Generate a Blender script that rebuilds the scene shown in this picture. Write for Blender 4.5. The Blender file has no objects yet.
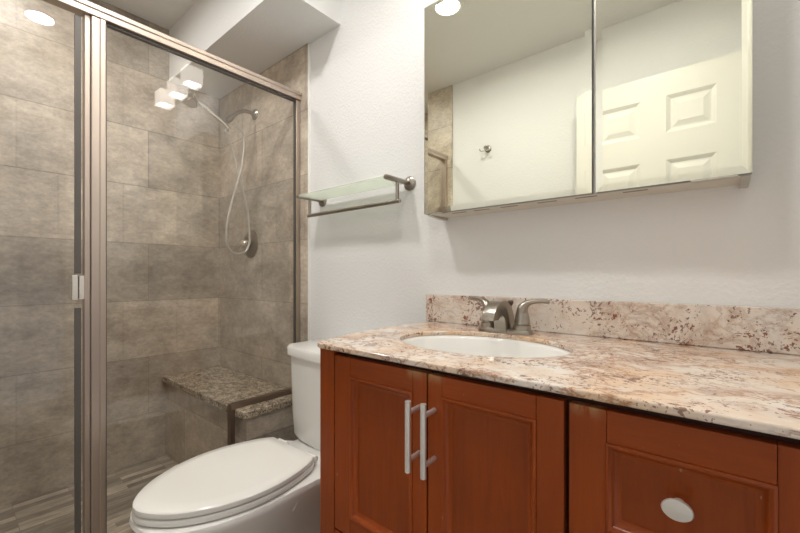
import bpy, bmesh, math, random
from mathutils import Vector, Matrix
random.seed(7)
C = bpy.context.scene.collection
SC = bpy.context.scene
PI = math.pi

# ------------------------------------------------------------ camera, world, exposure
cd = bpy.data.cameras.new('camera'); cam = bpy.data.objects.new('camera', cd); C.objects.link(cam)
cam.location = (0, -1.152, 1.0224); cam.rotation_euler = (PI/2, 0, math.radians(40.24))
cd.sensor_width = 36; cd.lens = 387.59/800*36; cd.shift_y = 9.5/800; cd.clip_start = 0.02
SC.camera = cam
w = bpy.data.worlds.new('world'); SC.world = w; w.use_nodes = True
w.node_tree.nodes['Background'].inputs[0].default_value = (0.93, 0.96, 1.0, 1)
w.node_tree.nodes['Background'].inputs[1].default_value = 0.45
SC.view_settings.view_transform = 'Standard'; SC.view_settings.look = 'None'
SC.view_settings.gamma = 1; SC.view_settings.use_curve_mapping = False
SC.view_settings.exposure = 0.11
# fill lamp added in the right wall's doorway, standing in for hall light
ld = bpy.data.lights.new('doorway_fill', 'AREA'); ld.shape = 'RECTANGLE'; ld.size = 0.68; ld.size_y = 1.95
ld.energy = 0.6; ld.color = (0.90, 0.95, 1.0)
lo = bpy.data.objects.new('doorway_fill', ld); C.objects.link(lo)
lo.location = (0.22, -0.99, 1.02); lo.rotation_euler = (PI/2, 0, PI/2)
LENS = 30.0       # recessed light lens radiance
CAN_W = 7.0      # watts of each recessed lamp
CUBE_W = 0.7      # watts of each vanity lamp
BULB = 30.0       # vanity light lens radiance

# ------------------------------------------------------------ material helpers
def new_mat(name):
    m = bpy.data.materials.new(name); m.use_nodes = True
    nt = m.node_tree; nt.nodes.clear()
    return m, nt, nt.nodes, nt.links
def N(nt, kind, **kw):
    n = nt.nodes.new(kind)
    for k, v in kw.items(): setattr(n, k, v)
    return n
def setin(n, **kw):
    for k, v in kw.items(): n.inputs[k.replace('_', ' ')].default_value = v
def bsdf(nt, color=(.8, .8, .8), rough=.5, metal=0.0, spec=.5, coat=0.0):
    b = N(nt, 'ShaderNodeBsdfPrincipled'); o = N(nt, 'ShaderNodeOutputMaterial')
    nt.links.new(b.outputs[0], o.inputs[0])
    b.inputs['Base Color'].default_value = (*color, 1); b.inputs['Roughness'].default_value = rough
    b.inputs['Metallic'].default_value = metal; b.inputs['Specular IOR Level'].default_value = spec
    b.inputs['Coat Weight'].default_value = coat
    return b
def pos(nt):
    return N(nt, 'ShaderNodeNewGeometry').outputs['Position']
def mapping(nt, src, scale=(1, 1, 1), rot=(0, 0, 0), loc=(0, 0, 0)):
    m = N(nt, 'ShaderNodeMapping'); m.inputs['Scale'].default_value = scale
    m.inputs['Rotation'].default_value = rot; m.inputs['Location'].default_value = loc
    nt.links.new(src, m.inputs[0]); return m.outputs[0]
def noise(nt, vec, scale, detail=4, rough=.55, dist=0.0):
    n = N(nt, 'ShaderNodeTexNoise'); n.inputs['Scale'].default_value = scale
    n.inputs['Detail'].default_value = detail; n.inputs['Roughness'].default_value = rough
    n.inputs['Distortion'].default_value = dist
    nt.links.new(vec, n.inputs['Vector']); return n.outputs['Fac']
def ramp(nt, fac, stops, interp='LINEAR'):
    r = N(nt, 'ShaderNodeValToRGB'); cr = r.color_ramp; cr.interpolation = interp
    while len(cr.elements) < len(stops): cr.elements.new(.5)
    for e, (p, c) in zip(cr.elements, stops):
        e.position = p; e.color = (*c, 1) if len(c) == 3 else c
    nt.links.new(fac, r.inputs[0]); return r.outputs[0]
def g(v): return (v, v, v)
def mix(nt, fac, a, b, mode='MIX'):
    m = N(nt, 'ShaderNodeMix', data_type='RGBA', blend_type=mode)
    for sock, val in ((m.inputs[0], fac), (m.inputs[6], a), (m.inputs[7], b)):
        if isinstance(val, (int, float)): sock.default_value = val
        elif isinstance(val, tuple): sock.default_value = (*val, 1)
        else: nt.links.new(val, sock)
    return m.outputs[2]
def math_(nt, op, a, b=None):
    m = N(nt, 'ShaderNodeMath', operation=op)
    for i, v in enumerate((a, b)):
        if v is None: continue
        if isinstance(v, (int, float)): m.inputs[i].default_value = v
        else: nt.links.new(v, m.inputs[i])
    return m.outputs[0]
def bump(nt, b, h, strength=.3, dist=.002):
    n = N(nt, 'ShaderNodeBump'); n.inputs['Strength'].default_value = strength
    n.inputs['Distance'].default_value = dist
    nt.links.new(h, n.inputs['Height']); nt.links.new(n.outputs[0], b.inputs['Normal'])

def plain(name, color, rough=.5, metal=0.0, spec=.5, coat=0.0):
    m, nt, _, _ = new_mat(name); bsdf(nt, color, rough, metal, spec, coat); return m
def brushed(name, color, rough=.32, stretch=(30, 30, 2)):
    m, nt, _, L = new_mat(name); b = bsdf(nt, color, rough, 1.0)
    v = mapping(nt, pos(nt), stretch)
    f = noise(nt, v, 12, 3)
    L.new(ramp(nt, f, [(.3, g(rough*.8)), (.7, g(rough*1.25))]), b.inputs['Roughness'])
    return m
def paint(name, color, sc=90, st=.22, rough=.6):
    m, nt, _, L = new_mat(name); b = bsdf(nt, color, rough, 0, .3)
    p = pos(nt)
    a = ramp(nt, noise(nt, p, sc, 3, .5), [(.42, g(0)), (.62, g(1))])
    c = noise(nt, p, sc*2.6, 2)
    bump(nt, b, mix(nt, .3, a, c), st, .0025)
    return m
def tile(name, u, v, du=0.0, dv=0.0, tw=.61, th=.314, tint=1.0):
    """large stone-look porcelain tile; u, v pick which axes of world space run along and up the face"""
    m, nt, _, L = new_mat(name); b = bsdf(nt, (.3, .25, .2), .38, 0, .4)
    p = pos(nt)
    s = N(nt, 'ShaderNodeSeparateXYZ'); L.new(p, s.inputs[0])
    c = N(nt, 'ShaderNodeCombineXYZ')
    L.new(math_(nt, 'ADD', s.outputs[u], du), c.inputs[0]); L.new(math_(nt, 'ADD', s.outputs[v], dv), c.inputs[1])
    br = N(nt, 'ShaderNodeTexBrick'); br.offset = .36; br.offset_frequency = 2
    setin(br, Scale=1.0, Mortar_Size=.0021, Mortar_Smooth=.1, Bias=0.0, Brick_Width=tw, Row_Height=th)
    br.inputs['Color1'].default_value = (.87, .87, .875, 1); br.inputs['Color2'].default_value = (1.09, 1.085, 1.075, 1)
    br.inputs['Mortar'].default_value = (.74, .71, .67, 1)
    L.new(c.outputs[0], br.inputs['Vector'])
    base = ramp(nt, noise(nt, mapping(nt, p, (1, 1, 1.5)), 5.5, 10, .66, .15), [(.34, (.40*tint, .345*tint, .284*tint)), (.5, (.52*tint, .460*tint, .388*tint)), (.66, (.66*tint, .595*tint, .51*tint))])
    # softer blocky patches printed inside each tile
    c2 = N(nt, 'ShaderNodeTexBrick'); c2.offset = .45
    setin(c2, Scale=1.0, Mortar_Size=.006, Mortar_Smooth=1.0, Bias=.1, Brick_Width=tw*.43, Row_Height=th)
    c2.inputs['Color1'].default_value = (.84, .82, .80, 1); c2.inputs['Color2'].default_value = (1.09, 1.07, 1.04, 1); c2.inputs['Mortar'].default_value = (.92, .90, .87, 1)
    L.new(c.outputs[0], c2.inputs['Vector'])
    fine = ramp(nt, noise(nt, mapping(nt, p, (1, 1, 1.8)), 40, 8, .74), [(.34, g(.80)), (.66, g(1.14))])
    big = ramp(nt, noise(nt, p, 2.2, 3), [(.3, (.92, .93, .95)), (.7, (1.08, 1.06, 1.03))])
    col = mix(nt, 1.0, base, br.outputs['Color'], 'MULTIPLY')
    col = mix(nt, .8, col, c2.outputs['Color'], 'MULTIPLY')
    col = mix(nt, 1.0, col, fine, 'MULTIPLY'); col = mix(nt, 1.0, col, big, 'MULTIPLY')
    L.new(col, b.inputs['Base Color'])
    bump(nt, b, math_(nt, 'SUBTRACT', 1.0, br.outputs['Fac']), .5, .0012)
    return m
def plank_floor(name):
    m, nt, _, L = new_mat(name); b = bsdf(nt, (.3, .25, .2), .4, 0, .4)
    p = pos(nt)
    v = mapping(nt, p, (1, 1, 1), (0, 0, PI/2))
    br = N(nt, 'ShaderNodeTexBrick'); br.offset = .37; br.offset_frequency = 3
    setin(br, Scale=1.0, Mortar_Size=.0012, Mortar_Smooth=.2, Bias=0.0, Brick_Width=.19, Row_Height=.038)
    br.inputs['Color1'].default_value = (.52, .50, .48, 1); br.inputs['Color2'].default_value = (1.30, 1.25, 1.18, 1)
    br.inputs['Mortar'].default_value = (.6, .57, .52, 1)
    L.new(v, br.inputs['Vector'])
    grain = ramp(nt, noise(nt, mapping(nt, p, (26, 4, 4)), 2.5, 7, .65, .4), [(.3, (.29, .255, .215)), (.52, (.43, .385, .33)), (.7, (.58, .53, .47))])
    L.new(mix(nt, 1.0, grain, br.outputs['Color'], 'MULTIPLY'), b.inputs['Base Color'])
    bump(nt, b, math_(nt, 'SUBTRACT', 1.0, br.outputs['Fac']), .4, .001)
    return m
def cream_granite(name, warm=1.0, veins=1.0):
    m, nt, _, L = new_mat(name); b = bsdf(nt, (.7, .6, .5), .09, 0, .5)
    p = pos(nt)
    wv = N(nt, 'ShaderNodeVectorMath', operation='ADD'); L.new(p, wv.inputs[0])
    nn = N(nt, 'ShaderNodeTexNoise'); nn.inputs['Scale'].default_value = 9; nn.inputs['Detail'].default_value = 3; L.new(p, nn.inputs['Vector'])
    sc_ = N(nt, 'ShaderNodeVectorMath', operation='SCALE'); sc_.inputs[3].default_value = .06
    L.new(nn.outputs['Color'], sc_.inputs[0]); L.new(sc_.outputs[0], wv.inputs[1])
    q = wv.outputs[0]
    base = ramp(nt, noise(nt, q, 13, 8, .66, .6), [(.30, (.44, .33, .27)), (.42, (.66, .56, .48)), (.54, (.77, .69, .61)), (.70, (.75, .71, .66))])
    peach = ramp(nt, noise(nt, p, 7.5, 5, .55), [(.46, g(0)), (.64, g(1))])
    base = mix(nt, math_(nt, 'MULTIPLY', peach, .75*warm), base, (.70, .46, .27))
    grey = ramp(nt, noise(nt, mapping(nt, p, (1, 1, 1), (0, 0, 0), (9, 4, 2)), 16, 6, .6), [(.55, g(0)), (.66, g(1))])
    base = mix(nt, math_(nt, 'MULTIPLY', grey, .3), base, (.60, .55, .52))
    for sc, lo, seed, amt, colr in ((7.5, .020, 0.0, .95, (.34, .14, .05)), (13.0, .020, 5.0, .85, (.24, .09, .04))):
        vn = noise(nt, mapping(nt, q, (1.0, 1.7, 1.3), (0, 0, .5), (seed, seed, 0)), sc, 8, .66, .35)
        vein = ramp(nt, math_(nt, 'ABSOLUTE', math_(nt, 'SUBTRACT', vn, .5)), [(0.0, g(1)), (lo*.5, g(.6)), (lo*1.7, g(0))])
        vm = ramp(nt, noise(nt, mapping(nt, p, (1, 1, 1), (0, 0, 0), (seed, 1, 2)), 6.5, 4), [(.43, g(0)), (.58, g(1))])
        base = mix(nt, math_(nt, 'MULTIPLY', math_(nt, 'MULTIPLY', vein, vm), amt*veins), base, colr)
    # burgundy garnets gathered in clusters
    cl = noise(nt, p, 10.5, 5, .62)
    for sc, off, lim, colr, amt in ((70, 0, .965, (.23, .062, .03), .9), (130, 3.1, .945, (.16, .075, .045), .8), (38, 7.0, 1.01, (.30, .10, .045), .75)):
        spn = noise(nt, mapping(nt, q, (1, 1, 1), (0, 0, 0), (off, off*.6, off*.3)), sc, 4, .6)
        s1 = ramp(nt, math_(nt, 'ADD', spn, math_(nt, 'MULTIPLY', cl, .66)), [(lim, g(0)), (lim+.03, g(1))])
        base = mix(nt, math_(nt, 'MULTIPLY', s1, amt), base, colr)
    L.new(base, b.inputs['Base Color'])
    return m
def brown_granite(name):
    m, nt, _, L = new_mat(name); b = bsdf(nt, (.4, .3, .2), .22, 0, .5)
    p = pos(nt)
    a = ramp(nt, noise(nt, p, 120, 6, .72), [(.33, (.05, .035, .025)), (.42, (.25, .18, .12)), (.5, (.50, .41, .30)), (.6, (.68, .60, .48)), (.7, (.42, .32, .23))])
    s = ramp(nt, noise(nt, mapping(nt, p, (1, 1, 1), (0, 0, 0), (4, 4, 4)), 160, 2), [(.62, g(0)), (.66, g(1))])
    a = mix(nt, 1.0, a, ramp(nt, noise(nt, p, 28, 3), [(.35, g(.55)), (.65, g(1.0))]), 'MULTIPLY')
    L.new(mix(nt, s, a, (.03, .022, .016)), b.inputs['Base Color'])
    return m
def cherry(name, axis='z', dark=1.0, chips=False):
    m, nt, _, L = new_mat(name); b = bsdf(nt, (.2, .04, .01), .32, 0, .3, .08)
    b.inputs['Coat Roughness'].default_value = .12
    p = pos(nt)
    st = {'z': (9, 9, .8), 'x': (.8, 9, 9)}[axis]
    f = noise(nt, mapping(nt, p, st), 6, 7, .6, 1.4)
    f2 = noise(nt, p, 3, 2)
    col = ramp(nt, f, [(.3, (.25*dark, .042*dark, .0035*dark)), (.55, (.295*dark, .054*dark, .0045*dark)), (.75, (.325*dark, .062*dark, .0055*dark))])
    col = mix(nt, 1.0, col, ramp(nt, f2, [(.3, g(.86)), (.7, g(1.12))]), 'MULTIPLY')
    if chips:  # bare pale wood where the finish has worn off along the top edges of the doors, and small nicks
        s = N(nt, 'ShaderNodeSeparateXYZ'); L.new(p, s.inputs[0])
        edge = ramp(nt, s.outputs[2], [(0.0, g(0)), (.815, g(0)), (.834, g(1))])
        a = ramp(nt, noise(nt, mapping(nt, p, (1, 1, .25)), 30, 5, .7), [(.36, g(0)), (.46, g(1))])
        near = None
        for cx in (-.474, -.427, -.158):
            d = math_(nt, 'ABSOLUTE', math_(nt, 'SUBTRACT', s.outputs[0], cx))
            k = ramp(nt, d, [(.012, g(1)), (.026, g(0))])
            near = k if near is None else mix(nt, 1.0, near, k, 'LIGHTEN')
        col = mix(nt, math_(nt, 'MULTIPLY', math_(nt, 'MULTIPLY', near, edge), math_(nt, 'MULTIPLY', a, .8)), col, (.46, .25, .11))
        nick = ramp(nt, noise(nt, mapping(nt, p, (2.2, 1, 1)), 55, 1, .4), [(.79, g(0)), (.81, g(1))])
        col = mix(nt, math_(nt, 'MULTIPLY', nick, .7), col, (.45, .27, .15))
    L.new(col, b.inputs['Base Color'])
    bump(nt, b, f, .06, .001)
    return m
def pane(name, tint, refl=1.0):
    """clear sheet glass: see-through with Schlick reflection on each face"""
    m, nt, _, L = new_mat(name)
    o = N(nt, 'ShaderNodeOutputMaterial'); t = N(nt, 'ShaderNodeBsdfTransparent'); t.inputs[0].default_value = (*tint, 1)
    gl = N(nt, 'ShaderNodeBsdfGlossy'); gl.inputs['Roughness'].default_value = 0.0
    lw = N(nt, 'ShaderNodeLayerWeight'); lw.inputs['Blend'].default_value = .5
    f = math_(nt, 'ADD', math_(nt, 'MULTIPLY', math_(nt, 'POWER', lw.outputs['Facing'], 5.0), .96*refl), .04*refl)
    mx = N(nt, 'ShaderNodeMixShader'); L.new(f, mx.inputs[0]); L.new(t.outputs[0], mx.inputs[1]); L.new(gl.outputs[0], mx.inputs[2])
    L.new(mx.outputs[0], o.inputs[0]); return m
def frosted(name):
    m, nt, _, L = new_mat(name)
    o = N(nt, 'ShaderNodeOutputMaterial')
    t = N(nt, 'ShaderNodeBsdfTransparent'); t.inputs[0].default_value = (.90, .95, .88, 1)
    tr = N(nt, 'ShaderNodeBsdfTranslucent'); tr.inputs[0].default_value = (.90, .93, .87, 1)
    df = N(nt, 'ShaderNodeBsdfPrincipled'); df.inputs['Base Color'].default_value = (.85, .89, .81, 1); df.inputs['Roughness'].default_value = .15
    a = N(nt, 'ShaderNodeMixShader'); a.inputs[0].default_value = .5; L.new(tr.outputs[0], a.inputs[1]); L.new(df.outputs[0], a.inputs[2])
    c = N(nt, 'ShaderNodeMixShader'); c.inputs[0].default_value = .55; L.new(t.outputs[0], c.inputs[1]); L.new(a.outputs[0], c.inputs[2])
    L.new(c.outputs[0], o.inputs[0]); return m
def mirror(name):
    m, nt, _, L = new_mat(name); o = N(nt, 'ShaderNodeOutputMaterial')
    gl = N(nt, 'ShaderNodeBsdfGlossy'); gl.inputs['Roughness'].default_value = 0.0; gl.inputs[0].default_value = (.88, .89, .78, 1)
    L.new(gl.outputs[0], o.inputs[0]); return m
def glow(name, color, strength):
    m, nt, _, L = new_mat(name); o = N(nt, 'ShaderNodeOutputMaterial'); e = N(nt, 'ShaderNodeEmission')
    e.inputs[0].default_value = (*color, 1); e.inputs[1].default_value = strength
    L.new(e.outputs[0], o.inputs[0]); return m
def opal(name):
    m, nt, _, L = new_mat(name); b = bsdf(nt, (.85, .82, .76), .25)
    b.inputs['Emission Color'].default_value = (1, .93, .84, 1); b.inputs['Emission Strength'].default_value = 6.5
    return m

M = dict(
    wall=paint('wall paint', (.805, .807, .802)), ceil=paint('ceiling paint', (.84, .83, .80), 70, .35),
    trim=plain('white trim paint', (.82, .81, .77), .35), door=plain('white door paint', (.84, .82, .76), .35),
    tile_l=tile('stone tile facing along y', 1, 2, .41, .055), tile_b=tile('stone tile facing along x', 0, 2, .13, .055),
    tile_s=tile('stone tile on the bench front', 0, 2, .36, .30), tile_e=tile('stone tile on the bench end', 1, 2, .22, .30),
    floor=plank_floor('wood look strip tile'),
    granite=cream_granite('cream granite'), splash=cream_granite('cream granite upright', .2, .45), bench=brown_granite('speckled brown granite'),
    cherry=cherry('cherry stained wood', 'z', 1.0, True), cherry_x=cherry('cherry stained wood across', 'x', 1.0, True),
    cherry_p=cherry('cherry stained wood panel', 'z', .84), dark=plain('dark cabinet interior', (.05, .014, .006), .6),
    nickel=plain('brushed nickel', (.38, .345, .30), .28, 1.0), satin=plain('satin nickel', (.80, .78, .74), .42, .8),
    frame=plain('bronze tinted shower frame', (.54, .46, .40), .42, 1.0),
    frame_dark=plain('brown shower channel', (.27, .21, .17), .38, 1.0),
    chrome=plain('pale chrome', (.80, .78, .74), .14, 1.0),
    porcelain=plain('white porcelain', (.86, .85, .82), .07, 0, .5, .3), plastic=plain('white seat plastic', (.87, .86, .82), .16, 0, .5),
    glass=pane('shower glass', (.985, .985, .978)), shelf=frosted('frosted green glass'), mirror=mirror('mirror glass'),
    alum=plain('aluminium cabinet body', (.55, .52, .46), .35, .9), beige=plain('beige cabinet underside', (.66, .62, .54), .5),
    seal=plain('dark door seal and shade strip', (.10, .09, .08), .4), gap=plain('blue grey mirror edge', (.16, .19, .22), .3),
    black=plain('dark hole', (.02, .02, .02), .6), hose=plain('grey white hose', (.55, .52, .47), .3, .5),
    lens=glow('recessed light lens', (1, .88, .72), LENS), bulb=glow('vanity light lens', (1, .88, .72), BULB), opal=opal('opal glass'),
)

# ------------------------------------------------------------ mesh helpers
def box(bm, x0, x1, y0, y1, z0, z1):
    vs = [bm.verts.new((x, y, z)) for x in (x0, x1) for y in (y0, y1) for z in (z0, z1)]
    for f in ((0, 1, 3, 2), (4, 6, 7, 5), (0, 4, 5, 1), (2, 3, 7, 6), (0, 2, 6, 4), (1, 5, 7, 3)):
        bm.faces.new([vs[i] for i in f])
def loft(bm, rings, cap0=True, cap1=True, close=True):
    R = [[bm.verts.new(p) for p in r] for r in rings]
    n = len(R[0])
    for a, b in zip(R, R[1:]):
        for i in range(n if close else n-1):
            j = (i+1) % n
            bm.faces.new((a[i], a[j], b[j], b[i]))
    if cap0: bm.faces.new(R[0][::-1])
    if cap1: bm.faces.new(R[-1])
    return R
def smooth_path(pts, k=6):
    P = [Vector(p) for p in pts]; out = []
    for i in range(len(P)-1):
        p0 = P[max(i-1, 0)]; p1 = P[i]; p2 = P[i+1]; p3 = P[min(i+2, len(P)-1)]
        for s in range(k):
            t = s/k
            out.append(.5*((2*p1) + (p2-p0)*t + (2*p0-5*p1+4*p2-p3)*t*t + (3*p1-p0-3*p2+p3)*t**3))
    out.append(P[-1]); return out
def tube(bm, pts, r, seg=12, flat=None):
    P = [Vector(p) for p in pts]; n = len(P)
    if isinstance(r, (int, float)): rs = [r]*n
    else:
        rs = []
        for i in range(n):
            t = i/(n-1)*(len(r)-1); a = min(int(t), len(r)-2); rs.append(r[a]+(r[a+1]-r[a])*(t-a))
    rings = []; up = None
    for i in range(n):
        d = (P[min(i+1, n-1)]-P[max(i-1, 0)]).normalized()
        if up is None: up = Vector((0, 0, 1)) if abs(d.z) < .9 else Vector((1, 0, 0))
        side = d.cross(up)
        if side.length < 1e-4: side = d.cross(Vector((0, 1, 0)))
        side.normalize(); up = side.cross(d).normalized()
        sx = flat if flat else 1.0
        rings.append([P[i] + side*math.cos(2*PI*k/seg)*rs[i]*sx + up*math.sin(2*PI*k/seg)*rs[i] for k in range(seg)])
    loft(bm, rings)
def lathe(bm, prof, c, axis='z', seg=28, sx=1.0):
    """prof: (radius, height along axis)"""
    def pt(r, h, a):
        u, v = r*math.cos(a)*sx, r*math.sin(a)
        if axis == 'z': return (c[0]+u, c[1]+v, c[2]+h)
        if axis == 'y': return (c[0]+u, c[1]+h, c[2]+v)
        return (c[0]+h, c[1]+u, c[2]+v)
    loft(bm, [[pt(max(r, 1e-5), h, 2*PI*k/seg) for k in range(seg)] for r, h in prof])
def prism(bm, outline, lo, hi, axis='z'):
    def pt(a, b, h):
        return {'z': (a, b, h), 'x': (h, a, b), 'y': (a, h, b)}[axis]
    loft(bm, [[pt(a, b, h) for a, b in outline] for h in (lo, hi)])
def obj(name, bm, m, parent=None, bevel=0.0, seg=2, smooth=False, mods=None):
    bmesh.ops.recalc_face_normals(bm, faces=bm.faces)
    me = bpy.data.meshes.new(name)
    base = parent.matrix_world.translation.copy() if parent is not None and parent.type == 'EMPTY' else (
        Vector(parent['_o']) if parent is not None and '_o' in parent else Vector((0, 0, 0)))
    if parent is None:
        xs = [v.co for v in bm.verts]
        lo = Vector([min(c[i] for c in xs) for i in range(3)]); hi = Vector([max(c[i] for c in xs) for i in range(3)])
        org = Vector(((lo.x+hi.x)/2, (lo.y+hi.y)/2, lo.z))
    else: org = base
    bmesh.ops.translate(bm, verts=bm.verts, vec=-org)
    bm.to_mesh(me); bm.free()
    o = bpy.data.objects.new(name, me); C.objects.link(o)
    for k in (m if isinstance(m, (list, tuple)) else [m]): me.materials.append(k)
    if parent is None: o.location = org
    else: o.parent = parent
    o['_o'] = tuple(org)
    if smooth:
        for p in me.polygons: p.use_smooth = True
    if bevel:
        b = o.modifiers.new('bevel', 'BEVEL'); b.width = bevel; b.segments = seg; b.limit_method = 'ANGLE'; b.angle_limit = math.radians(40)
    for kind, kw in (mods or []):
        d = o.modifiers.new(kind.lower(), kind)
        for a, v in kw.items(): setattr(d, a, v)
    if smooth == 'auto':
        d = o.modifiers.new('weighted', 'EDGE_SPLIT'); d.split_angle = math.radians(38)
    return o
def B(): return bmesh.new()
def thing(name, label, cat, loc=(0, 0, 0), group=None):
    o = bpy.data.objects.new(name, None); C.objects.link(o); o.location = loc; o.empty_display_size = .05
    o['label'] = label; o['category'] = cat
    if group: o['group'] = group
    o.matrix_world = Matrix.Translation(loc)
    return o
def tag(o, label, cat, group=None):
    o['label'] = label; o['category'] = cat
    if group: o['group'] = group
    return o
def struct(name, bm, m, bevel=0.0):
    o = obj(name, bm, m, None, bevel); o['kind'] = 'structure'; return o
def pbox(name, dims, m, parent, bevel=0.0):
    bm = B(); box(bm, *dims); return obj(name, bm, m, parent, bevel)

# ------------------------------------------------------------ the room
XL, XR, YF, ZC = -2.46, .145, -1.53, 2.44
XT = -1.547                                        # where the shower tile ends
bm = B(); box(bm, XL-.1, XR+.9, YF-.1, .1, -.1, 0); struct('floor', bm, M['floor'])
bm = B(); box(bm, XL-.1, XR+.1, YF-.1, .1, ZC, ZC+.1); struct('ceiling', bm, M['ceil'])
bm = B(); box(bm, XL-.1, XR+.1, 0, .1, 0, ZC); struct('wall_back', bm, M['wall'])
bm = B(); box(bm, XL-.1, XL, YF, 0, 0, ZC); struct('wall_left', bm, M['tile_l'])
bm = B(); box(bm, XL-.1, XR+.1, YF-.1, YF, 0, ZC); struct('wall_front', bm, M['wall'])
bm = B()                                           # right wall with the doorway the photographer stands in
box(bm, XR, XR+.1, YF, -1.36, 0, ZC); box(bm, XR, XR+.1, -.62, 0, 0, ZC); box(bm, XR, XR+.1, -1.36, -.62, 2.05, ZC)
struct('wall_right', bm, M['wall'])
bm = B(); box(bm, XL, XT, -.012, 0, 0, ZC); struct('wall_back_tile', bm, M['tile_b'])
bm = B(); box(bm, XL, -1.562, YF, YF+.012, 0, ZC); struct('wall_front_tile', bm, M['tile_b'])
bm = B(); box(bm, XT, XT+.003, -.0125, 0, 0, 2.146); struct('trim_1', bm, M['trim'])
bm = B()                                           # plastered soffit boxed in over the shower
box(bm, XL, -1.325, -.305, -.0121, 2.146, ZC); box(bm, XT+.006, -1.325, -.0121, 0, 2.146, ZC)
box(bm, -1.325, -1.3225, -.307, 0, 2.146, 2.20)
struct('ceiling_soffit', bm, M['wall'])
bm = B()
for y0, y1 in ((-1.42, -1.36), (-.62, -.56)): box(bm, XR-.012, XR, y0, y1, 0, 2.11)
box(bm, XR-.012, XR, -1.42, -.56, 2.05, 2.11); struct('trim_2', bm, M['trim'], .003)
bm = B(); box(bm, -1.665, -1.58, YF+.012, -.3255, 0, .085); struct('shower_curb', bm, M['tile_l'])

# six panel door standing open against the opposite wall (seen in the mirror)
def door_leaf():
    x0, x1, z0, z1, yf, yb = -.655, .075, .012, 2.036, -1.402, -1.437
    bm = B(); px = [(-.542, -.346), (-.235, -.039)]; pz = [(.25, .83), (.955, 1.60), (1.735, 1.92)]
    xs = sorted({x0, x1, *[v for p in px for v in p]}); zs = sorted({z0, z1, *[v for p in pz for v in p]})
    for y, fl in ((yf, 1), (yb, -1)):
        for i in range(len(xs)-1):
            for j in range(len(zs)-1):
                a, b_, c, d = xs[i], xs[i+1], zs[j], zs[j+1]
                if (a, b_) in px and (c, d) in pz:
                    rs = []
                    for ins, dep in ((0, 0), (.008, .004), (.018, .010), (.026, .010), (.05, .003)):
                        rs.append([(a+ins, y-dep*fl, c+ins), (b_-ins, y-dep*fl, c+ins), (b_-ins, y-dep*fl, d-ins), (a+ins, y-dep*fl, d-ins)])
                    loft(bm, rs, False, True)
                else:
                    bm.faces.new([bm.verts.new(q) for q in ((a, y, c), (b_, y, c), (b_, y, d), (a, y, d))])
    for (a, b_, c, d) in ((x0, x0, z0, z1), (x1, x1, z0, z1)):
        bm.faces.new([bm.verts.new(q) for q in ((a, yf, c), (a, yb, c), (a, yb, d), (a, yf, d))])
    for z in (z0, z1):
        bm.faces.new([bm.verts.new(q) for q in ((x0, yf, z), (x1, yf, z), (x1, yb, z), (x0, yb, z))])
    bmesh.ops.remove_doubles(bm, verts=bm.verts, dist=1e-5)
    d = obj('door_1', bm, M['door']); d['kind'] = 'structure'
    for s, y in ((1, yf), (-1, yb)):
        bm = B(); lathe(bm, [(.03, 0), (.03, .004*s), (.011, .006*s), (.011, .03*s), (.024, .036*s), (.027, .046*s), (.02, .058*s), (0, .06*s)], (-.59, y, .93), 'y')
        obj('door_knob', bm, M['nickel'], d, smooth='auto')
    for z in (.25, 1.02, 1.80):
        bm = B(); box(bm, .074, .134, -1.424, -1.414, z-.045, z+.045); obj('hinge', bm, M['nickel'], d, .001)
door_leaf()

# ------------------------------------------------------------ shower enclosure
G = -1.622
sp = thing('shower_screen', 'metal framed fixed glass shower panel between upright post and white wall, notched over the bench', 'shower screen', (G, -.42, .085))
bm = B()
prism(bm, [(-.80, .10), (-.352, .10), (-.352, .468), (-.02, .468), (-.02, 1.885), (-.80, 1.885)], G-.004, G+.004, 'x')
obj('glass_panel', bm, M['glass'], sp)
bm = B()
box(bm, G-.018, G+.023, YF+.012, -.0125, 1.884, 1.921); box(bm, G+.022, G+.027, YF+.012, -.0125, 1.905, 1.922)
obj('header_rail', bm, M['frame'], sp, .003)
pbox('dark_strip', (G-.007, G+.009, -.790, -.0345, 1.876, 1.8838), M['seal'], sp)  # dark strip put in for the shadow under the header
pbox('dark_strip', (G-.007, G+.012, -.7938, -.7905, .113, 1.8757), M['seal'], sp)
pbox('dark_strip', (G-.007, G+.009, -.0375, -.0342, .479, 1.8757), M['seal'], sp)
bm = B(); box(bm, G-.026, G+.020, -.834, -.794, .086, 1.8835); box(bm, G-.022, G+.0235, -.812, -.7945, .087, 1.8832)
obj('post', bm, M['frame'], sp, .003)
pbox('post_rebate', (G-.02, G+.010, -.850, -.8342, .086, 1.8835), M['frame'], sp, .002)
pbox('wall_jamb', (G-.014, G+.014, -.034, -.0125, .456, 1.8835), M['frame'], sp, .002)
pbox('wall_jamb', (G-.022, G+.022, YF+.0125, YF+.040, .086, 1.8835), M['frame'], sp, .002)
bm = B(); box(bm, G-.008, G+.020, -.366, -.0345, .4555, .478); obj('bench_channel', bm, M['frame_dark'], sp, .002)
bm = B(); box(bm, G-.008, G+.020, -.366, -.3455, .086, .4555); obj('upright_channel', bm, M['frame_dark'], sp, .002)
bm = B(); box(bm, G-.012, G+.012, -.790, -.366, .086, .112); obj('sill_channel', bm, M['frame'], sp, .002)

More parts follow.
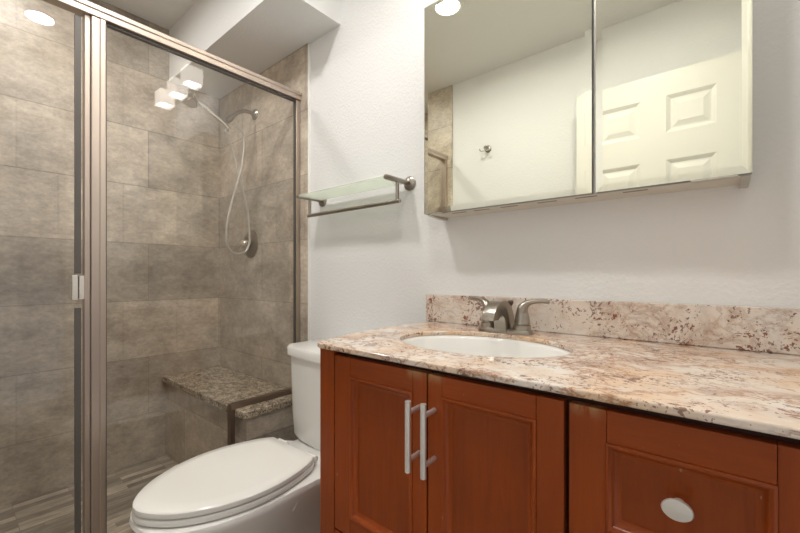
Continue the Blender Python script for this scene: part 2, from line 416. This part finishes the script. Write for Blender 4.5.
sd = thing('shower_door', 'hinged clear glass shower door with dark edge seal and small metal handle at far left', 'shower door', (G, -1.17, .095))
bm = B(); box(bm, G-.003, G+.003, YF+.045, -.862, .10, 1.872); obj('glass_pane', bm, M['glass'], sd)
for z0, z1 in ((.10, .918), (1.030, 1.872)):
    pbox('seal_strip', (G-.005, G+.007, -.8735, -.858, z0, z1), M['seal'], sd)
bm = B()
for s in (1, -1):
    box(bm, G+.003*s, G+.022*s, -.8845, -.868, .945, 1.026) if s > 0 else box(bm, G-.022, G-.003, -.8845, -.868, .945, 1.026)
obj('handle', bm, M['chrome'], sd, .003)
pbox('strike_plate', (G-.003, G+.018, -.8655, -.851, .947, 1.024), M['chrome'], sd, .002)

bn = thing('shower_bench', 'tiled shower bench with speckled brown granite top running under the glass in back corner', 'bench', (-2.0, -.17, 0))
bm = B(); box(bm, XL, -1.545, -.325, -.0125, 0, .423); o = obj('base', bm, [M['tile_s'], M['tile_e']], bn)
for p in o.data.polygons: p.material_index = 1 if abs(p.normal.x) > .7 else 0
pbox('bench_top', (XL, -1.533, -.345, -.0125, .423, .455), M['bench'], bn, .004)

# shower arm, hand shower, valve on the tiled back wall
XS = -2.035
sa = thing('hand_shower', 'hand shower with pale looped hose on a curved metal arm high on tiled wall', 'hand shower', (XS, -.012, 1.14))
bm = B(); lathe(bm, [(.032, 0), (.032, -.003), (.022, -.010), (.012, -.013)], (XS, -.0125, 1.932), 'y'); obj('flange', bm, M['nickel'], sa, smooth='auto')
bm = B(); tube(bm, smooth_path([(XS, -.015, 1.932), (XS, -.06, 1.934), (XS, -.10, 1.920), (XS, -.135, 1.890), (XS, -.155, 1.868)]), .0105); obj('arm', bm, M['nickel'], sa, smooth='auto')
bm = B(); tube(bm, [(XS, -.150, 1.874), (XS, -.170, 1.848)], .017); tube(bm, [(XS+.012, -.168, 1.853), (XS-.03, -.172, 1.845)], .014); obj('diverter', bm, M['nickel'], sa, smooth='auto')
hs = sa
bm = B(); tube(bm, smooth_path([(XS-.02, -.150, 1.812), (XS-.02, -.19, 1.843), (XS-.02, -.26, 1.880), (XS-.02, -.315, 1.905), (XS-.02, -.345, 1.912)]), [.012, .0135, .012, .013, .02]); obj('handle', bm, M['chrome'], hs, smooth='auto')
bm = B(); lathe(bm, [(.012, .034), (.03, .026), (.05, .010), (.053, -.002), (.048, -.008), (0, -.009)], (0, 0, 0), 'z', 28)
bmesh.ops.rotate(bm, verts=bm.verts, matrix=Matrix.Rotation(math.radians(-32), 3, 'X')); bmesh.ops.translate(bm, verts=bm.verts, vec=(XS-.02, -.362, 1.905))
obj('spray_head', bm, M['nickel'], hs, smooth='auto')
hz = [(-.152, 1.812), (-.174-.0, 1.800), (-.155, 1.771), (-.125, 1.682), (-.101, 1.571), (-.074, 1.479), (-.048, 1.366), (-.044, 1.267), (-.046, 1.207), (-.074, 1.155), (-.135, 1.142), (-.174, 1.178), (-.183, 1.234), (-.174, 1.33), (-.135, 1.488), (-.101, 1.61), (-.085, 1.751), (-.095, 1.807), (-.150, 1.838)]
bm = B(); tube(bm, smooth_path([(XS-.02+.035*max(0, min(1, (i-3)/9)), y, z) for i, (y, z) in enumerate(hz)], 5), .0062, 10); obj('hose', bm, M['hose'], hs, smooth='auto')
va = thing('shower_valve', 'round metal shower valve plate with lever beside the hanging hose loop', 'shower valve', (-2.079, -.012, 1.206))
bm = B(); lathe(bm, [(.080, 0), (.079, -.004), (.066, -.011), (.045, -.014), (.040, -.018)], (-2.079, -.0125, 1.206), 'y', 36); obj('escutcheon', bm, M['nickel'], va, smooth='auto')
bm = B(); lathe(bm, [(.026, -.016), (.026, -.045), (.022, -.056), (.012, -.060)], (-2.079, -.0125, 1.206), 'y')
tube(bm, smooth_path([(-2.085, -.058, 1.205), (-2.105, -.066, 1.195), (-2.135, -.072, 1.170)]), [.011, .009, .008]); obj('lever', bm, M['chrome'], va, smooth='auto')

# ------------------------------------------------------------ glass shelf with towel bar
sh = thing('glass_shelf', 'frosted green glass wall shelf with metal brackets and towel bar above the toilet', 'shelf', (-1.185, -.075, 1.29))
XA, XB, ZS = -.924, -1.447, 1.374
for x in (XA, XB):
    bm = B(); lathe(bm, [(.027, 0), (.027, -.006), (.022, -.010), (.010, -.012), (.010, -.022)], (x, 0, ZS), 'y'); fl = obj('flange', bm, M['nickel'], sh, smooth='auto')
    bm = B(); tube(bm, [(x, -.012, ZS), (x, -.140, ZS)], .0095, 16); obj('arm', bm, M['nickel'], sh, .001, smooth='auto')
    bm = B(); tube(bm, [(x, -.075, ZS), (x, -.075, 1.291)], .0070, 12); obj('hanger', bm, M['nickel'], sh, smooth='auto')
bm = B(); tube(bm, [(XB-.012, -.075, 1.296), (XA+.012, -.075, 1.296)], .0078, 14); obj('towel_bar', bm, M['nickel'], sh, smooth='auto')
bm = B(); box(bm, XB+.004, XA-.004, -.138, -.020, ZS-.003, ZS+.005); obj('glass_plate', bm, M['shelf'], sh, .001)

# ------------------------------------------------------------ mirror cabinet
mc = thing('mirror_cabinet', 'wide two door mirrored bathroom cabinet on wall over the sink', 'mirror cabinet', (-.368, -.05, 1.236))
bm = B(); box(bm, -.771, .036, -.100, 0, 1.2265, 1.914); obj('body', bm, [M['alum'], M['beige']], mc)
b_ = bpy.data.objects[mc.children[0].name]
for p in b_.data.polygons: p.material_index = 1 if p.normal.z < -.7 else 0
for x in (-.66, -.58, -.49, -.38, -.28, -.17): pbox('slot', (x-.026, x+.026, -.082, -.072, 1.2258, 1.2266), M['frame_dark'], mc)
def mirror_door(x0, x1):
    z0, z1, y = 1.228, 1.916, -.1145
    fr = B(); box(fr, x0, x1, -.110, -.1005, z0, z1); d = obj('mirror_door', fr, M['gap'], mc)
    bm = B(); be = .016
    loft(bm, [[(x0+i, yy, z0+i), (x1-i, yy, z0+i), (x1-i, yy, z1-i), (x0+i, yy, z1-i)] for i, yy in ((0, -.110), (0, y+.0016), (be, y))], True, True)
    o = obj('mirror', bm, [M['mirror'], M['gap']], d)
    for p in o.data.polygons: p.material_index = 1 if abs(p.normal.y) < .5 else 0
mirror_door(-.773, -.2575); mirror_door(-.2485, .037)
for x in (-.768, .020):
    bm = B(); prism(bm, [(-.100, 1.2265), (-.002, 1.2265), (-.002, 1.2175), (-.04, 1.217), (-.100, 1.224)], x, x+.014, 'x'); obj('end_bracket', bm, M['alum'], mc)
pbox('bottom_clip', (-.745, -.70, -.1175, -.10, 1.2235, 1.2278), M['alum'], mc); pbox('bottom_clip', (-.06, .015, -.1165, -.10, 1.2235, 1.2278), M['alum'], mc)

# ------------------------------------------------------------ vanity cabinet
vc = thing('vanity_cabinet', 'cherry stained vanity cabinet under the granite counter', 'vanity', (-.315, -.28, 0))
YD = -.548
pbox('side_panel', (-.770, -.718, YD, -.515, .0, .8460), M['cherry'], vc, .0015)
pbox('side_panel', (-.770, -.752, -.515, -.006, .0, .8460), M['cherry'], vc)
pbox('side_panel', (.095, .143, YD+.0005, -.515, .0, .8460), M['cherry'], vc, .0015)
pbox('side_panel', (.125, .143, -.515, -.006, .0, .8460), M['cherry'], vc)
pbox('back_panel', (-.752, .125, -.018, -.006, .08, .8440), M['dark'], vc)
pbox('bottom_panel', (-.752, .125, -.515, -.018, .08, .098), M['dark'], vc)
pbox('divider', (-.191, -.177, -.527, -.018, .098, .8440), M['dark'], vc)
bm = B(); box(bm, -.718, -.191, -.527, -.508, .800, .8440); box(bm, -.177, .095, -.527, -.508, .800, .8440); obj('top_rail', bm, M['dark'], vc)
pbox('lower_panel', (-.716, .093, YD, -.527, .085, .418), M['cherry_x'], vc, .0015)
pbox('toe_kick', (-.718, .095, -.47, -.455, .0, .08), M['dark'], vc)
def front(name, x0, x1, z0, z1, sl, sr, rt, rb):
    """frame and panel front: stiles, rails, ogee moulding and recessed panel"""
    yb = YD+.020
    st_o = pbox(name, (x0+.001, x1-.001, YD+.0165, yb, z0+.001, z1-.001), M['cherry'], vc)
    for q0, q1 in ((x0, x0+sl), (x1-sr, x1)): pbox('stile', (q0, q1, YD, YD+.0164, z0, z1), M['cherry'], st_o, .0012)
    for q0, q1 in ((z1-rt, z1-.0004), (z0+.0004, z0+rb)): pbox('rail', (x0+sl+.0004, x1-sr-.0004, YD+.0003, YD+.0164, q0, q1), M['cherry_x'], st_o, .0012)
    a, b, c, d = x0+sl, x1-sr, z0+rb, z1-rt
    bm = B()
    loft(bm, [[(a+i, YD+y, c+i), (b-i, YD+y, c+i), (b-i, YD+y, d-i), (a+i, YD+y, d-i)] for i, y in
              ((-.001, .004), (.0, -.0015), (.003, -.0030), (.006, -.0015), (.008, .002), (.012, .0065), (.016, .0085), (.018, .0085), (.018, .012))], False, False)
    obj('moulding', bm, M['cherry'], st_o, smooth='auto')
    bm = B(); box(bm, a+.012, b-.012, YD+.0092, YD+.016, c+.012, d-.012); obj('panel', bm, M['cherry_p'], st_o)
    return st_o
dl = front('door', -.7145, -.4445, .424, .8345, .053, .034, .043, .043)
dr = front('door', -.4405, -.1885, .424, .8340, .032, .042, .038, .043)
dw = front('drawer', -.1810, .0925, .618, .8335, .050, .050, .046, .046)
def bar_handle(x, d, z0, z1, xp):
    bm = B(); tube(bm, [(x, -.588, z0), (x, -.588, z1)], .0058, 16)
    for z in (z0+.022, z1-.022): tube(bm, [(x, -.588, z), (xp, YD+.001, z)], .0048, 12)
    obj('handle', bm, M['satin'], d, smooth='auto')
bar_handle(-.458, dl, .655, .788, -.461); bar_handle(-.422, dr, .655, .790, -.425)
bm = B(); lathe(bm, [(.006, 0), (.006, -.014), (.010, -.017), (.0158, -.020), (.0168, -.0235), (.0158, -.0255), (0, -.0268)], (-.0475, YD, .736), 'y', 32)
for v in bm.verts: v.co.z = .736 + (v.co.z-.736)*.78
obj('knob', bm, M['satin'], dw, smooth='auto')

# ------------------------------------------------------------ countertop, backsplash, sink, faucet
ZT = .8595
def countertop():
    bm = B()
    out = [(-.836, -.001), (-.836, -.27), (-.828, -.34), (-.815, -.41), (-.799, -.475), (-.784, -.535), (-.774, -.553), (-.758, -.5615), (.143, -.5615), (.143, -.001)]
    hole = [(SX+SA*math.cos(2*PI*k/64), SY+SB*math.sin(2*PI*k/64)) for k in range(64)]
    es = []
    for lp in (out, hole):
        vs = [bm.verts.new((x, y, ZT)) for x, y in lp]
        es += [bm.edges.new((vs[i], vs[(i+1) % len(vs)])) for i in range(len(vs))]
    bmesh.ops.triangle_fill(bm, use_beauty=True, use_dissolve=False, edges=es)
    for f in list(bm.faces):   # drop anything filled inside the basin hole
        c = f.calc_center_median()
        if ((c.x-SX)/SA)**2 + ((c.y-SY)/SB)**2 < .97: bm.faces.remove(f)
    r = bmesh.ops.extrude_face_region(bm, geom=bm.faces[:])
    bmesh.ops.translate(bm, verts=[v for v in r['geom'] if isinstance(v, bmesh.types.BMVert)], vec=(0, 0, -.0125))
    o = obj('countertop', bm, M['granite'], None, .0032, 3)
    for p in o.data.polygons: p.use_smooth = False
    return o
SX, SY, SA, SB = -.472, -.292, .217, .158
tag(countertop(), 'polished cream granite countertop with burgundy specks on the cherry cabinet', 'countertop')
bm = B(); box(bm, -.836, .143, -.020, -.0005, ZT+.0005, .956)
tag(obj('backsplash', bm, M['splash'], None, .002), 'low cream granite backsplash strip standing behind the faucet', 'backsplash')
sk = thing('sink_basin', 'white oval undermount sink basin set below the granite counter', 'sink', (SX, SY, .70))
bm = B()
def ell(s, z, n=64): return [(SX+SA*s*math.cos(2*PI*k/n), SY+SB*s*math.sin(2*PI*k/n), z) for k in range(n)]
loft(bm, [ell(1.07, .8466), ell(1.005, .8466), ell(.985, .838), ell(.965, .805), ell(.92, .765), ell(.80, .728), ell(.58, .708), ell(.3, .702), ell(.1, .701)], False, True)
obj('bowl', bm, M['porcelain'], sk, smooth=True, mods=[('SOLIDIFY', dict(thickness=.006, offset=-1.0))])
bm = B(); lathe(bm, [(.024, 0), (.023, .003), (.017, .003), (.015, .0005), (0, .0005)], (SX, SY, .7015), 'z'); obj('drain', bm, M['chrome'], sk, smooth='auto')

FX, FY = -.493, -.100
fa = thing('faucet', 'brushed nickel two handle bathroom faucet on granite behind the sink', 'faucet', (FX, FY, ZT))
def rrect(cx, cy, a, b, z, n=40, p=4.0):
    return [(cx+a*math.copysign(abs(math.cos(t))**(2/p), math.cos(t)), cy+b*math.copysign(abs(math.sin(t))**(2/p), math.sin(t)), z) for t in (2*PI*k/n for k in range(n))]
bm = B(); loft(bm, [rrect(FX, FY, .080, .026, ZT+.0003), rrect(FX, FY, .080, .026, ZT+.007), rrect(FX, FY, .077, .023, ZT+.012)]); obj('base_plate', bm, M['nickel'], fa, smooth='auto')
side = [(p.x, p.y) for p in smooth_path([(-.073, .8665, 0), (-.074, .885, 0), (-.080, .912, 0), (-.096, .936, 0), (-.122, .950, 0), (-.150, .9525, 0), (-.176, .944, 0), (-.196, .926, 0), (-.205, .908, 0)], 4)]
side += [(p.x, p.y) for p in smooth_path([(-.203, .9035, 0), (-.177, .9030, 0), (-.172, .906, 0), (-.160, .913, 0), (-.148, .9125, 0), (-.137, .902, 0), (-.133, .885, 0), (-.133, .8665, 0)], 4)]
bm = B(); prism(bm, side, FX-.0175, FX+.0175, 'x')
bmesh.ops.triangulate(bm, faces=[f for f in bm.faces if len(f.verts) > 4])
sp_ = obj('spout', bm, M['nickel'], fa, .006, 4, smooth=True)
bm = B(); lathe(bm, [(.0130, .003), (.0130, -.009), (.010, -.010), (.010, -.004)], (FX, -.191, .911), 'z'); obj('aerator', bm, M['nickel'], sp_, smooth='auto')
for s in (-1, 1):
    x = FX+.052*s
    bm = B(); lathe(bm, [(.0235, .011), (.0235, .0255), (.0205, .0265), (.0205, .0285), (.0225, .0295), (.0205, .042), (.0165, .060), (.0135, .074), (.010, .082), (.005, .085)], (x, FY, ZT), 'z', 28)
    h = obj('valve_body', bm, M['nickel'], fa, smooth='auto')
    bm = B(); tube(bm, smooth_path([(x, FY, ZT+.058), (x+.003*s, FY+.001, ZT+.074), (x+.014*s, FY+.004, ZT+.0865), (x+.032*s, FY+.008, ZT+.0925), (x+.054*s, FY+.013, ZT+.0945), (x+.070*s, FY+.017, ZT+.0915)]), [.0145, .014, .0105, .0075, .0065, .0070, .0045], 14, 1.4)
    obj('lever', bm, M['nickel'], h, smooth='auto')
bm = B(); tube(bm, [(FX+.006, FY+.020, ZT+.010), (FX+.006, FY+.026, ZT+.080)], .003); lathe(bm, [(.004, .0), (.0075, .006), (.0085, .013), (.005, .016)], (FX+.006, FY+.026, ZT+.076), 'z', 16); obj('lift_rod', bm, M['frame_dark'], fa, smooth='auto')

# ------------------------------------------------------------ toilet
TX = -1.180
to = thing('toilet', 'white two piece toilet with closed elongated lid against white wall beside vanity', 'toilet', (TX, -.42, 0))
LW = [(-.345, .118), (-.37, .138), (-.42, .160), (-.49, .178), (-.56, .1835), (-.62, .177), (-.68, .160), (-.73, .136), (-.77, .107), (-.80, .074), (-.82, .042), (-.829, .016)]
def seat_ring(z, grow=0.0, back=None):
    P = [(w+grow, y-grow*(1 if y < -.6 else 0)) for y, w in LW]
    if back is not None: P = [(P[0][0]-.004, back)] + P
    pts = smooth_path([(w, y, 0) for w, y in P] + [(0, LW[-1][0]-.001-grow, 0)], 3)[:-1]
    r = [(TX+p.x, p.y, z) for p in pts] + [(TX, LW[-1][0]-.001-grow, z)] + [(TX-p.x, p.y, z) for p in reversed(pts)]
    return r
def shrink(ring, k, z, dy=0.0):
    cy = -.58
    return [(TX+(x-TX)*k, cy+(y-cy)*k+dy, z) for x, y, _ in ring]
r0 = seat_ring(0)
bm = B(); loft(bm, [shrink(r0, .97, .4015), shrink(r0, .995, .404), shrink(r0, 1.0, .411), shrink(r0, .995, .417), shrink(r0, .965, .4215), shrink(r0, .80, .4235)]); obj('lid', bm, M['plastic'], to, smooth='auto')
bm = B(); loft(bm, [shrink(r0, .98, .3815), shrink(r0, 1.0, .385), shrink(r0, 1.005, .392), shrink(r0, .995, .3985), shrink(r0, .96, .4000)]); obj('seat', bm, M['plastic'], to, smooth='auto')
for s in (-1, 1):
    bm = B(); tube(bm, [(TX+s*.060, -.332, .400), (TX+s*.112, -.332, .400)], .0115, 14); box(bm, TX+s*.086-.014, TX+s*.086+.014, -.345, -.318, .3785, .398); obj('hinge', bm, M['plastic'], to, .002, smooth='auto')
# bowl: deck under the tank, rim, and the body narrowing to the foot
def bowl_ring(z, wk, front, back, wback):
    """egg outline: half width wk, nose at y=front, straight back at y=back with half width wback"""
    n = 20; P = []
    yc = -.56
    for k in range(n+1):
        t = k/n
        if t < .42:
            u = t/.42; y = back+(yc-back)*u; wv = wback+(wk-wback)*(math.sin(u*PI/2)**1.1)
        else:
            a = (t-.42)/.58*PI/2; y = yc+(front-yc)*math.sin(a); wv = wk*math.cos(a)**.86 if k < n else 0
        P.append((wv, y))
    return [(TX+w_, y, z) for w_, y in P] + [(TX-w_, y, z) for w_, y in reversed(P[:-1])]
bm = B()
loft(bm, [bowl_ring(0.0, .105, -.60, -.10, .105), bowl_ring(.02, .102, -.595, -.10, .10), bowl_ring(.10, .092, -.60, -.10, .086), bowl_ring(.17, .100, -.64, -.08, .088),
          bowl_ring(.235, .132, -.71, -.06, .105), bowl_ring(.29, .160, -.77, -.045, .135), bowl_ring(.33, .178, -.808, -.035, .16), bowl_ring(.352, .188, -.828, -.03, .17), bowl_ring(.366, .190, -.834, -.03, .172), bowl_ring(.376, .186, -.831, -.032, .170), bowl_ring(.379, .176, -.82, -.036, .165)])
for v in bm.verts:
    if v.co.z > .34 and v.co.y > -.30: v.co.z -= (v.co.z-.33)*.62*min(1, (v.co.y+.30)/.08)
obj('bowl', bm, M['porcelain'], to, smooth='auto')
def tank_ring(z, hw, yf, yb=-.022, bow=.028):
    P = []; r = .045
    for k in range(9):
        a = k/8*PI/2; P.append((hw-r+r*math.cos(a), yf+r-r*math.sin(a)))
    pts = [(hw, yb)] + P
    for k in range(1, 6): pts.append(((hw-r)*(1-k/6*1.0), yf))
    pts = [(x, y-bow*(1-(x/hw)**2) if y < yb-.03 else y) for x, y in pts]
    return [(TX+x, y, z) for x, y in pts] + [(TX, yf-bow, z)] + [(TX-x, y, z) for x, y in reversed(pts)]
bm = B(); loft(bm, [tank_ring(.349, .200, -.180), tank_ring(.357, .219, -.196), tank_ring(.375, .227, -.203), tank_ring(.46, .232, -.206), tank_ring(.60, .238, -.208), tank_ring(.694, .242, -.209)]); obj('tank', bm, M['porcelain'], to, smooth='auto')
bm = B(); loft(bm, [tank_ring(.6945, .245, -.212, -.015), tank_ring(.698, .252, -.219, -.012), tank_ring(.726, .253, -.220, -.012), tank_ring(.734, .248, -.215, -.014), tank_ring(.736, .232, -.199, -.02)]); obj('tank_lid', bm, M['porcelain'], to, smooth='auto')
bm = B(); tube(bm, smooth_path([(TX+.172, -.425, .372), (TX+.178, -.44, .352), (TX+.176, -.467, .312)]), .0018, 6); obj('plastic_tie', bm, M['plastic'], to)

# ------------------------------------------------------------ lamps and the hook
def downlight(x, y, watts, label):
    t = thing('recessed_light', label, 'ceiling light', (x, y, ZC-.012), 'recessed ceiling lights')
    bm = B(); lathe(bm, [(.058, -.002), (.088, -.001), (.090, -.006), (.086, -.010), (.064, -.011), (.060, -.004), (.058, -.002)], (x, y, ZC), 'z', 40)
    obj('trim_ring', bm, M['trim'], t, smooth='auto')
    bm = B(); lathe(bm, [(.0595, -.001), (.0595, -.0042), (0, -.0045)], (x, y, ZC), 'z', 40); obj('lens', bm, M['lens'], t)
    l = bpy.data.lights.new('can_lamp', 'AREA'); l.shape = 'DISK'; l.size = .115; l.energy = watts; l.color = (1, .985, .965)
    lo_ = bpy.data.objects.new('can_lamp', l); C.objects.link(lo_); lo_.location = (x, y, ZC-.006)
downlight(-1.12, -.786, CAN_W, 'round white recessed ceiling light seen at top left corner of the mirror')
downlight(-.37, -.806, CAN_W*.6, 'round white recessed ceiling light seen as a glare in the left shower glass')
downlight(-2.03, -.93, CAN_W*.65, 'added recessed ceiling light, out of view, brightening the tiled shower stall')  # unseen fixture added to brighten the shower
vl = thing('vanity_light', 'vanity light of three white glass cubes above the mirror, seen reflected in the shower glass', 'wall light', (-.365, -.01, 2.30))
pbox('backplate', (-.425, -.305, -.022, -.0005, 2.27, 2.37), M['chrome'], vl, .003)
bm = B(); box(bm, -.66, -.07, -.034, -.022, 2.325, 2.345); obj('bar', bm, M['chrome'], vl, .002)
for x in (-.60, -.365, -.13):
    bm = B(); box(bm, x-.018, x+.018, -.060, -.034, 2.317, 2.353); a = obj('socket', bm, M['chrome'], vl, .002)
    bm = B(); s = .05
    loft(bm, [[(x-s+i, -.11-s+i, z), (x+s-i, -.11-s+i, z), (x+s-i, -.11+s-i, z), (x-s+i, -.11+s-i, z)] for i, z in ((.009, 2.268), (0, 2.250), (0, 2.352), (.004, 2.356))], False, True)
    sh_ = obj('shade', bm, M['opal'], vl, .003)
    bm = B(); box(bm, x-.040, x+.040, -.15, -.07, 2.262, 2.2675); obj('lamp', bm, M['bulb'], sh_)
    l = bpy.data.lights.new('cube_lamp', 'AREA'); l.size = .07; l.energy = CUBE_W; l.color = (1, .985, .965)
    lo_ = bpy.data.objects.new('cube_lamp', l); C.objects.link(lo_); lo_.location = (x, -.11, 2.260)
hk = thing('robe_hook', 'small double prong metal robe hook on white wall, seen in the mirror', 'hook', (-1.272, YF, 1.905))
bm = B(); lathe(bm, [(.024, 0), (.024, .006), (.018, .010), (.010, .012), (.010, .032), (.014, .034), (.014, .042), (0, .043)], (-1.272, YF, 1.905), 'y'); obj('flange', bm, M['nickel'], hk, smooth='auto')
for s in (-1, 1):
    bm = B(); tube(bm, smooth_path([(-1.272, YF+.035, 1.900), (-1.272+.012*s, YF+.045, 1.884), (-1.272+.028*s, YF+.055, 1.884), (-1.272+.034*s, YF+.060, 1.898)]), .0055, 10); obj('prong', bm, M['chrome'], hk, smooth='auto')
for o in bpy.data.objects:
    if '_o' in o: del o['_o']
